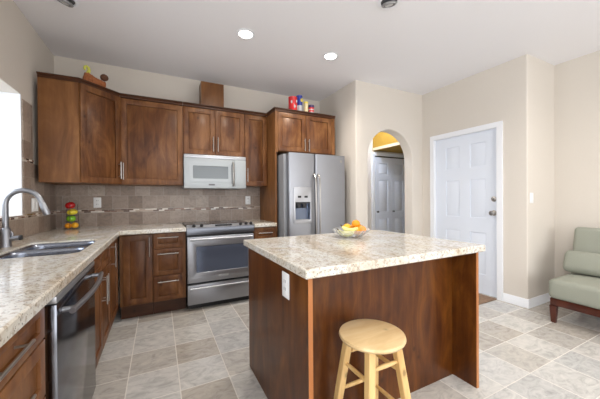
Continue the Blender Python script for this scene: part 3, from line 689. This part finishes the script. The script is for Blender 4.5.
# ---------------------------------------------------------------- island
IX0, IX1, IY0, IY1 = 1.573, 2.812, -2.795, -1.885
isl = thing('kitchen_island', 'reddish brown wooden island base with a knee recess facing the stool', 'island', (IX0, IY0, 0))
wI = IX1-IX0; dI = IY1-IY0
MB().box(0.0, 0.022, 0.003, dI, 0.0, ZB).make('end_panel', 'island', isl)
MB().box(wI-0.022, wI, 0.003, dI, 0.0, ZB).make('end_panel', 'island', isl)
plab(MB().box(0.0, 0.022, 0.0, 0.0028, 0.0, ZB).make('edge_band', 'island_edge', isl), 'pale orange wood edge strip')
plab(MB().box(wI-0.022, wI, 0.0, 0.0028, 0.0, ZB).make('edge_band', 'island_edge', isl), 'pale orange wood edge strip')
MB().box(0.0225, wI-0.0225, 0.165, 0.185, 0.0, ZB).make('back_panel', 'island', isl)
MB().box(0.0225, wI-0.0225, 0.186, dI-0.022, 0.11, ZB).box(0.0225, wI-0.0225, 0.186, dI-0.08, 0.0, 0.109).make('body', 'alder_side', isl)
for k in range(3):
    x0 = 0.0225+k*0.398; shk = MB()
    shk.slab([(x0+0.002, 0.125), (x0+0.396, 0.125), (x0+0.396, 0.86), (x0+0.002, 0.86)], [[(x0+0.06, 0.185), (x0+0.338, 0.185), (x0+0.338, 0.80), (x0+0.06, 0.80)]], dI-0.021, dI, 'y').box(x0+0.055, x0+0.345, dI-0.020, dI-0.010, 0.18, 0.805)
    shk.make('door', 'alder', isl)
op = MB().box(-0.006, -0.0005, 0.195, 0.280, 0.712, 0.842, 0.003).make('outlet_cover', 'plate', isl)
MB().box(-0.0085, -0.0062, 0.217, 0.258, 0.735, 0.819, 0.001).make('socket', 'plate', op)
for sy_ in (0.228, 0.244):
    for sz_ in (0.790, 0.752): MB().box(-0.0092, -0.0086, sy_, sy_+0.003, sz_, sz_+0.015).make('slot', 'slot', op)
it = MB().slab([(1.548, -2.822), (2.845, -2.822), (2.845, -1.835), (1.548, -1.835)], [], ZB+0.001, ZC, 'z').make('countertop', 'granite')
bv = it.modifiers.new('bevel', 'BEVEL'); bv.width = 0.007; bv.segments = 3; bv.limit_method = 'ANGLE'; bv.angle_limit = math.radians(50)
tag(it, 'rectangular cream speckled granite island top with fruit bowl on it', 'countertop')

# ---------------------------------------------------------------- stool
st = thing('bar_stool', 'round-topped pale pine bar stool in front of the island', 'stool', (1.906, -2.822, 0), 0)
SH = 0.572
MB().lathe([(0.0, SH-0.028), (0.144, SH-0.028), (0.154, SH-0.022), (0.1580, SH-0.013), (0.155, SH-0.004), (0.147, SH), (0.0, SH)], 56).make('seat', wood('pine_seat_strips', (0.60, 0.40, 0.19), (0.74, 0.54, 0.29), (0.82, 0.65, 0.40), rough=0.3, blotch=0.55, axis='x', coat=0.4), st)
legs = []
for sx_, sy_ in ((-1, -1), (1, -1), (1, 1), (-1, 1)):
    top = Vector((sx_*0.078, sy_*0.078, SH-0.029)); bot = Vector((sx_*0.142, sy_*0.142, 0.0)); legs.append((top, bot))
    mb = MB(); rg_ = []
    for u, hw in ((0, 0.0185), (0.5, 0.0185), (1.0, 0.0145)):
        p = top.lerp(bot, u); rg_.append([p+Vector((a*hw, b*hw, 0)) for a, b in ((-0.8, -1), (0.8, -1), (1, -0.8), (1, 0.8), (0.8, 1), (-0.8, 1), (-1, 0.8), (-1, -0.8))])
    mb.rings(rg_).make('leg', 'pine', st)
for i in range(4):
    for z in ((0.405, 0.215) if i % 2 else (0.455, 0.265)):
        def at(l): u = (l[0].z-z)/(l[0].z-l[1].z); return l[0].lerp(l[1], u)
        a, b_ = at(legs[i]), at(legs[(i+1) % 4]); dd = (b_-a).normalized()
        a2 = a+dd*0.018; b2 = b_-dd*0.018
        MB().path([a2, a2.lerp(b2, 0.15), a2.lerp(b2, 0.5), a2.lerp(b2, 0.85), b2], [0.0075, 0.0095, 0.0105, 0.0095, 0.0075], 12).make('rung', 'pine', st)

# ---------------------------------------------------------------- armless chair
ch = thing('armless_chair', 'sage green upholstered armless chair against the right wall', 'chair', (4.36, -2.535, 0), 0)
CWd = 0.62   # towards -y
MB().box(0.03, 0.70, -CWd+0.01, -0.01, 0.165, 0.235, 0.006).make('apron', 'dark_leg', ch)
for lx, ly in ((0.045, -0.035), (0.045, -CWd+0.035), (0.66, -0.035), (0.66, -CWd+0.035)):
    mb = MB(); dx = 0.02 if lx > 0.3 else -0.0
    rg_ = [[(lx+dx*k+a*h_, ly+b*h_, z) for a, b in ((-1, -1), (1, -1), (1, 1), (-1, 1))] for k, h_, z in ((0, 0.026, 0.165), (1, 0.017, 0.0))]
    mb.rings(rg_).make('leg', 'dark_leg', ch)
def cushion(x0, x1, y0, y1, z0, z1, r=0.045, puff=0.012):
    mb = MB(); mb.box(x0, x1, y0, y1, z0, z1, r, 5)
    bmesh.ops.subdivide_edges(mb.bm, edges=[e for e in mb.bm.edges if e.calc_length() > 0.12], cuts=6, use_grid_fill=True)
    c = Vector(((x0+x1)/2, (y0+y1)/2, (z0+z1)/2)); hx, hy, hz_ = (x1-x0)/2, (y1-y0)/2, (z1-z0)/2
    for v in mb.bm.verts:
        q = v.co-c; u = [max(0, 1-(abs(q[i])/h_)**2) for i, h_ in ((0, hx), (1, hy), (2, hz_))]
        if hz_ < hx: v.co.z += puff*u[0]*u[1]*(1 if q.z > 0 else -0.0)
        else: v.co.x += puff*u[1]*u[2]*(-1 if q.x < 0 else 1)
    return mb
cushion(0.0, 0.70, -CWd, 0.0, 0.236, 0.418, 0.04, 0.02).make('seat', 'fabric', ch)
bk = cushion(-0.06, 0.06, -CWd+0.005, 0.020, 0.0, 0.535, 0.04, 0.01)
bmesh.ops.transform(bk.bm, matrix=Matrix.Translation((0.585, 0, 0.36)) @ Matrix.Rotation(math.radians(12), 4, 'Y'), verts=bk.bm.verts)
bk.make('backrest', 'fabric', ch)
tag(ch, ch['label'], 'chair')
pw = cushion(-0.048, 0.048, -CWd+0.02, 0.025, 0.0, 0.225, 0.046, 0.022)
pwo = pw.make('lumbar_pillow', 'fabric'); pwo.location = (4.36+0.385, -2.535, 0.446); pwo.rotation_euler = (0, math.radians(24), 0)
tag(pwo, 'long sage green lumbar pillow leaning on the chair back', 'pillow')

# ---------------------------------------------------------------- ceiling lights
def downlight(x, y, lit, label, tilt=0.0, ang=0.0, power=48):
    r = thing('recessed_light', label, 'light', (x, y, H-0.0005), 0, 'recessed ceiling lights')
    MB().lathe([(0.062, -0.001), (0.078, -0.001), (0.086, -0.003), (0.084, -0.007), (0.066, -0.009), (0.062, -0.004), (0.062, -0.001)], 40, cap=False).make('trim_ring', 'trim', r)
    if lit:
        MB().lathe([(0.0, -0.0015), (0.0615, -0.0015), (0.0605, -0.005), (0.0, -0.006)], 36).make('lens', 'bulb', r)
        l = bpy.data.lights.new('downlight_beam', 'SPOT'); l.energy = power; l.color = (1.0, 0.92, 0.82); l.spot_size = math.radians(158); l.spot_blend = 1.0; l.shadow_soft_size = 0.05
        o = bpy.data.objects.new('downlight_beam', l); C.objects.link(o); o.location = (x, y, H-0.02)
    else:
        from mathutils import Euler
        e = MB().lathe([(0.0, -0.006), (0.05, -0.010), (0.058, -0.018), (0.054, -0.028), (0.046, -0.030), (0.040, -0.014), (0.0, -0.012)], 32).make('eyeball', 'can_in', r)
        e.rotation_euler = (tilt*math.sin(ang), -tilt*math.cos(ang), 0)
        MB().lathe([(0.0, -0.0015), (0.0615, -0.0015), (0.0605, -0.004), (0.0, -0.004)], 36).make('housing', 'slot', r)
        MB().lathe([(0, -0.016), (0.034, -0.018), (0.030, -0.027), (0.0, -0.032)], 28).make('bulb', 'bulb_off', e)
    return r
downlight(1.737, -1.290, True, 'lit recessed ceiling light, left one of the pair shining over the kitchen', power=60)
downlight(2.683, -1.296, True, 'lit recessed ceiling light, right one of the pair shining over the kitchen', power=60)
downlight(2.632, -2.215, False, 'unlit eyeball ceiling light over the island', 0.35, 0.6)
downlight(0.360, -1.120, False, 'unlit eyeball ceiling light over the sink at the left', 0.35, 2.5)

downlight(1.90, -3.75, True, 'lit recessed ceiling light added out of view behind the stool')  # this and the next three are unseen lights added to brighten the room
downlight(3.90, -3.30, True, 'lit recessed ceiling light added out of view near the green chair')
downlight(3.90, -5.10, True, 'lit recessed ceiling light added out of view at the rear right')
downlight(1.50, -5.20, True, 'lit recessed ceiling light added out of view at the rear left')

# ---------------------------------------------------------------- wall plates
def plate(name, label, cat, loc, rz, sockets=True, wide=0.036):
    r = thing(name, label, cat, loc, rz, 'wall plates')
    MB().box(-wide, wide, -0.006, -0.0003, -0.058, 0.058, 0.003).make('cover_plate', 'plate', r)
    if sockets:
        for z in (-0.021, 0.021):
            s = MB().box(-0.016, 0.016, -0.0085, -0.0062, z-0.015, z+0.015, 0.001).make('socket', 'plate', r)
            for xx in (-0.0065, 0.0065): MB().box(xx-0.0015, xx+0.0015, -0.0092, -0.0086, z-0.004, z+0.008).make('slot', 'slot', s)
    else:
        for cx in ((0,) if wide < 0.05 else (-0.03, 0.03)): MB().box(cx-0.017, cx+0.017, -0.0095, -0.0062, -0.033, 0.033, 0.002).make('rocker', 'plate', r)
    return r
plate('wall_outlet', 'white outlet on the backsplash right of the fruit stand', 'outlet', (0.372, -0.0125, 1.188), 0)
plate('wall_outlet', 'white outlet on the backsplash right of the range', 'outlet', (2.118, -0.0125, 1.196), 0)
plate('wall_switch', 'white switch plate on the tiles behind the faucet spout', 'switch', (0.0125, -0.610, 1.180), PI/2, False, 0.070)
plate('wall_switch', 'white light switch on the short wall beside the entry door', 'switch', (4.662, YK-0.0005, 1.205), 0, False)

# ---------------------------------------------------------------- doormat
dm = MB().box(-0.19, 0.19, -0.38, 0.38, 0.0, 0.012, 0.004).make('doormat', 'mat'); dm.location = (4.365, -1.60, 0.0005)
tag(dm, 'brown patterned doormat in front of the entry door', 'doormat')

# ---------------------------------------------------------------- fruit
FRUIT = {}
def orange(name, r, mat, loc, label, cat, group, sq=0.95, stem=True, rot=(0, 0, 0), long=1.0):
    root = thing(name, label, cat, loc, 0, group); root.rotation_euler = rot
    MB().lathe([(r*math.sin(PI*k/16)*(1-0.0*k), -r*sq*math.cos(PI*k/16)*long) for k in range(17)], 24).make('skin', mat, root)
    if stem: MB().lathe([(0.0, r*sq*long-0.002), (0.004, r*sq*long-0.001), (0.003, r*sq*long+0.003), (0, r*sq*long+0.003)], 8).make('stem', 'stem', root)
    return root
def apple(name, r, mat, loc, label, group, rot=(0, 0, 0)):
    root = thing(name, label, 'apple', loc, 0, group); root.rotation_euler = rot
    prof = []
    for k in range(21):
        a = PI*k/20; rad = r*math.sin(a)*(1.0+0.08*(-math.cos(a))*-1); z = -r*0.92*math.cos(a)
        dip = 0.25*r*math.exp(-(math.sin(a)/0.38)**2); z += dip if k < 10 else -dip
        prof.append((rad, z))
    MB().lathe(prof, 24).make('skin', mat, root)
    MB().path([(0, 0, r*0.60), (0.002, 0, r*0.85), (0.006, 0, r*1.08)], 0.002, 6).make('stem', 'stem', root)
    return root
bwx, bwy = 2.325, -2.115
bz = ZC+0.0005
bw = MB().lathe([(0.0, 0.006), (0.048, 0.006), (0.080, 0.018), (0.124, 0.046), (0.140, 0.062), (0.145, 0.062), (0.142, 0.056), (0.126, 0.038), (0.084, 0.010), (0.050, 0.0), (0.0, 0.0)], 96, ribs=24, ramp_=0.018).make('fruit_bowl', 'bowlglass')
bw.location = (bwx, bwy, bz); tag(bw, 'shallow ribbed clear glass bowl of fruit on the island', 'bowl')
fs = [(0.000, -0.048, 0.050, 0.034, 'orange', 'orange at the near side of the glass bowl'), (0.062, -0.014, 0.056, 0.034, 'orange', 'orange at the right rim of the glass bowl'),
      (0.034, 0.052, 0.056, 0.034, 'orange', 'orange at the far side of the glass bowl'), (0.034, 0.006, 0.097, 0.033, 'orange', 'topmost orange of the heap in the glass bowl')]
for x, y, z, r, mt_, lb in fs: orange('orange', r, mt_, (bwx+x+0.012, bwy+y-0.006, bz+z+0.002), lb, 'orange', 'oranges in the glass bowl')
orange('orange', 0.032, 'mango', (bwx-0.020, bwy+0.028, bz+0.072), 'yellower orange at the upper left of the heap', 'orange', 'oranges in the glass bowl')
orange('peach', 0.032, 'peach', (bwx+0.056, bwy-0.062, bz+0.058), 'small reddish peach at the near rim of the glass bowl', 'peach', None)
def banana(loc, rz, label, mat='banana'):
    root = thing('banana', label, 'banana', loc, rz, 'bananas in the glass bowl'); pts = []; rs = []
    for k in range(13):
        u = k/12; a = math.radians(-55+110*u); pts.append((0.085*math.sin(a), 0, 0.055-0.055*math.cos(a))); rs.append(0.016*min(1, 0.35+3.2*min(u, 1-u)))
    MB().path(pts, rs, 12).make('skin', mat, root)
    MB().path([pts[-1], (pts[-1][0]+0.014, 0, pts[-1][2]+0.012)], [0.006, 0.004], 8).make('stem', 'stem', root)
banana((bwx-0.072, bwy-0.030, bz+0.030), 1.9, 'pale yellow banana lying at the left of the glass bowl')
banana((bwx-0.038, bwy-0.030, bz+0.058), 1.9, 'yellow banana leaning beside the oranges in the bowl')

# stacked fruit on a wire stand in the corner
sxp, syp = 0.178, -0.190
ws = MB()
for z, r in ((0.004, 0.062), (0.075, 0.052), (0.136, 0.048), (0.196, 0.046)):
    ws.path([(r*math.cos(2*PI*k/24), r*math.sin(2*PI*k/24), z) for k in range(25)], 0.0018, 6)
for k in range(3):
    a = 2*PI*k/3+0.5; ws.cyl((0.064*math.cos(a), 0.064*math.sin(a), 0.002), (0.050*math.cos(a), 0.050*math.sin(a), 0.255), 0.0022, n=6)
wso = ws.make('fruit_stand', 'wire'); wso.location = (sxp, syp, bz); tag(wso, 'tall black wire fruit stand in the counter corner', 'fruit stand')
orange('orange', 0.029, 'orange', (sxp-0.028, syp-0.008, bz+0.034), 'orange at the bottom left of the wire fruit stand', 'orange', 'fruit in the wire stand')
orange('lemon', 0.031, 'mango', (sxp+0.026, syp+0.004, bz+0.036), 'golden lemon at the bottom right of the wire fruit stand', 'lemon', 'fruit in the wire stand')
apple('apple', 0.040, 'apple_green', (sxp-0.004, syp, bz+0.108), 'bright green apple in the wire fruit stand', 'fruit in the wire stand')
orange('lemon', 0.031, 'lemon', (sxp+0.006, syp, bz+0.176), 'yellow lemon lying under the red apple in the wire stand', 'lemon', 'fruit in the wire stand', rot=(0, PI/2-0.15, 0.3), long=1.55)
apple('apple', 0.043, 'apple_red', (sxp-0.010, syp, bz+0.247), 'shiny red apple on top of the wire fruit stand', 'fruit in the wire stand', rot=(0.1, -0.2, 0))

# ---------------------------------------------------------------- tins above the refrigerator cabinet
TZ = ZT+0.0405
def tin(name, label, cat, x, y, r, h, mat, bands, shoulder=False, group='tins on top of the refrigerator cabinet'):
    root = thing(name, label, cat, (x, y, TZ), 0.3, group)
    if shoulder: MB().lathe([(0, 0), (r, 0), (r, h*0.80), (r*0.55, h*0.88), (r*0.5, h)], 24).make('body', mat, root)
    else: MB().lathe([(0, 0), (r, 0), (r*1.03, 0.003), (r, 0.006), (r, h-0.006), (r*1.03, h-0.003), (r, h), (0, h)], 28).make('body', mat, root)
    for nm, z0, z1, m_ in bands: MB().lathe([(r*1.0, z0), (r*1.03, z0), (r*1.03, z1), (r*1.0, z1), (r*1.0, z0)], 28, cap=False).make(nm, m_, root)
    return root
t1 = tin('tin', 'round red tin with white patches, leftmost above the refrigerator', 'tin', 2.583, -0.540, 0.058, 0.190, 'tin_red', [])
lb = MB()
for a, z, s in ((-1.9, 0.045, 0.02), (-1.3, 0.10, 0.018), (-2.6, 0.09, 0.018), (-0.9, 0.05, 0.016)): lb.blob((0.056*math.cos(a), 0.056*math.sin(a), z*1.3), 0.012, 0.012, s*1.2, 12)
lb.make('label', 'tin_white', t1)
t2 = tin('bottle', 'tall blue container with a yellow round emblem', 'container', 2.706, -0.490, 0.041, 0.245, 'tin_blue', [('label', 0.03, 0.110, 'tin_white')])
MB().lathe([(0, 0), (0.024, 0), (0.024, 0.004), (0, 0.004)], 24, Matrix.Translation((0.004, -0.040, 0.180)) @ Matrix.Rotation(PI/2, 4, 'X')).make('emblem', 'tin_yellow', t2)
tin('jar', 'slim cream coloured jar standing between two tins', 'jar', 2.770, -0.558, 0.029, 0.150, 'tin_cream', [('lid', 0.128, 0.152, 'tin_yellow')])
tin('tin', 'small tin with a red and white union pattern and dark lid', 'tin', 2.852, -0.555, 0.040, 0.115, 'tin_red', [('stripe', 0.050, 0.062, 'tin_white'), ('lid', 0.085, 0.117, 'tin_navy'), ('stripe', 0.012, 0.024, 'tin_white')])

# ---------------------------------------------------------------- horn shaped basket
hb_ = thing('horn_basket', 'rust brown woven horn-shaped basket with a curled yellow tip on the corner cabinet', 'decoration', (0.430, -0.437, TZ), math.radians(25), None)
secs = []
for x, h_, w_ in ((-0.095, 0.070, 0.026), (-0.080, 0.110, 0.032), (-0.055, 0.122, 0.036), (-0.025, 0.104, 0.040), (0.010, 0.086, 0.042), (0.050, 0.078, 0.042), (0.082, 0.070, 0.038)):
    secs.append([(x, w_*math.cos(2*PI*k/16), h_*0.5+h_*0.5*math.sin(2*PI*k/16)) for k in range(16)])
mb = MB(); mb.rings(secs)
for x, y, w_, h_ in secs and [(sc[0][0], 0, sc[0][1], sc[4][2]) for sc in secs[1:]]:
    mb.path([(x, (w_+0.001)*math.cos(2*PI*k/16), h_*0.5+(h_*0.5+0.001)*math.sin(2*PI*k/16)) for k in range(17)], 0.0035, 6)
mb.make('woven_horn', 'basket', hb_)
pts = [(-0.056, 0, 0.110), (-0.050, 0, 0.130), (-0.046, 0, 0.150), (-0.052, 0, 0.170), (-0.066, 0, 0.178), (-0.080, 0, 0.170), (-0.084, 0, 0.152), (-0.078, 0, 0.136)]
cu = MB().path(pts, [0.018, 0.016, 0.014, 0.013, 0.013, 0.012, 0.011, 0.008], 12).make('curled_tip', 'tip', hb_)
gd = orange('gourd', 0.036, 'basket_dark', (0.505, -0.402, TZ+0.115), 'round dark brown gourd at the mouth of the horn basket', 'gourd', None)
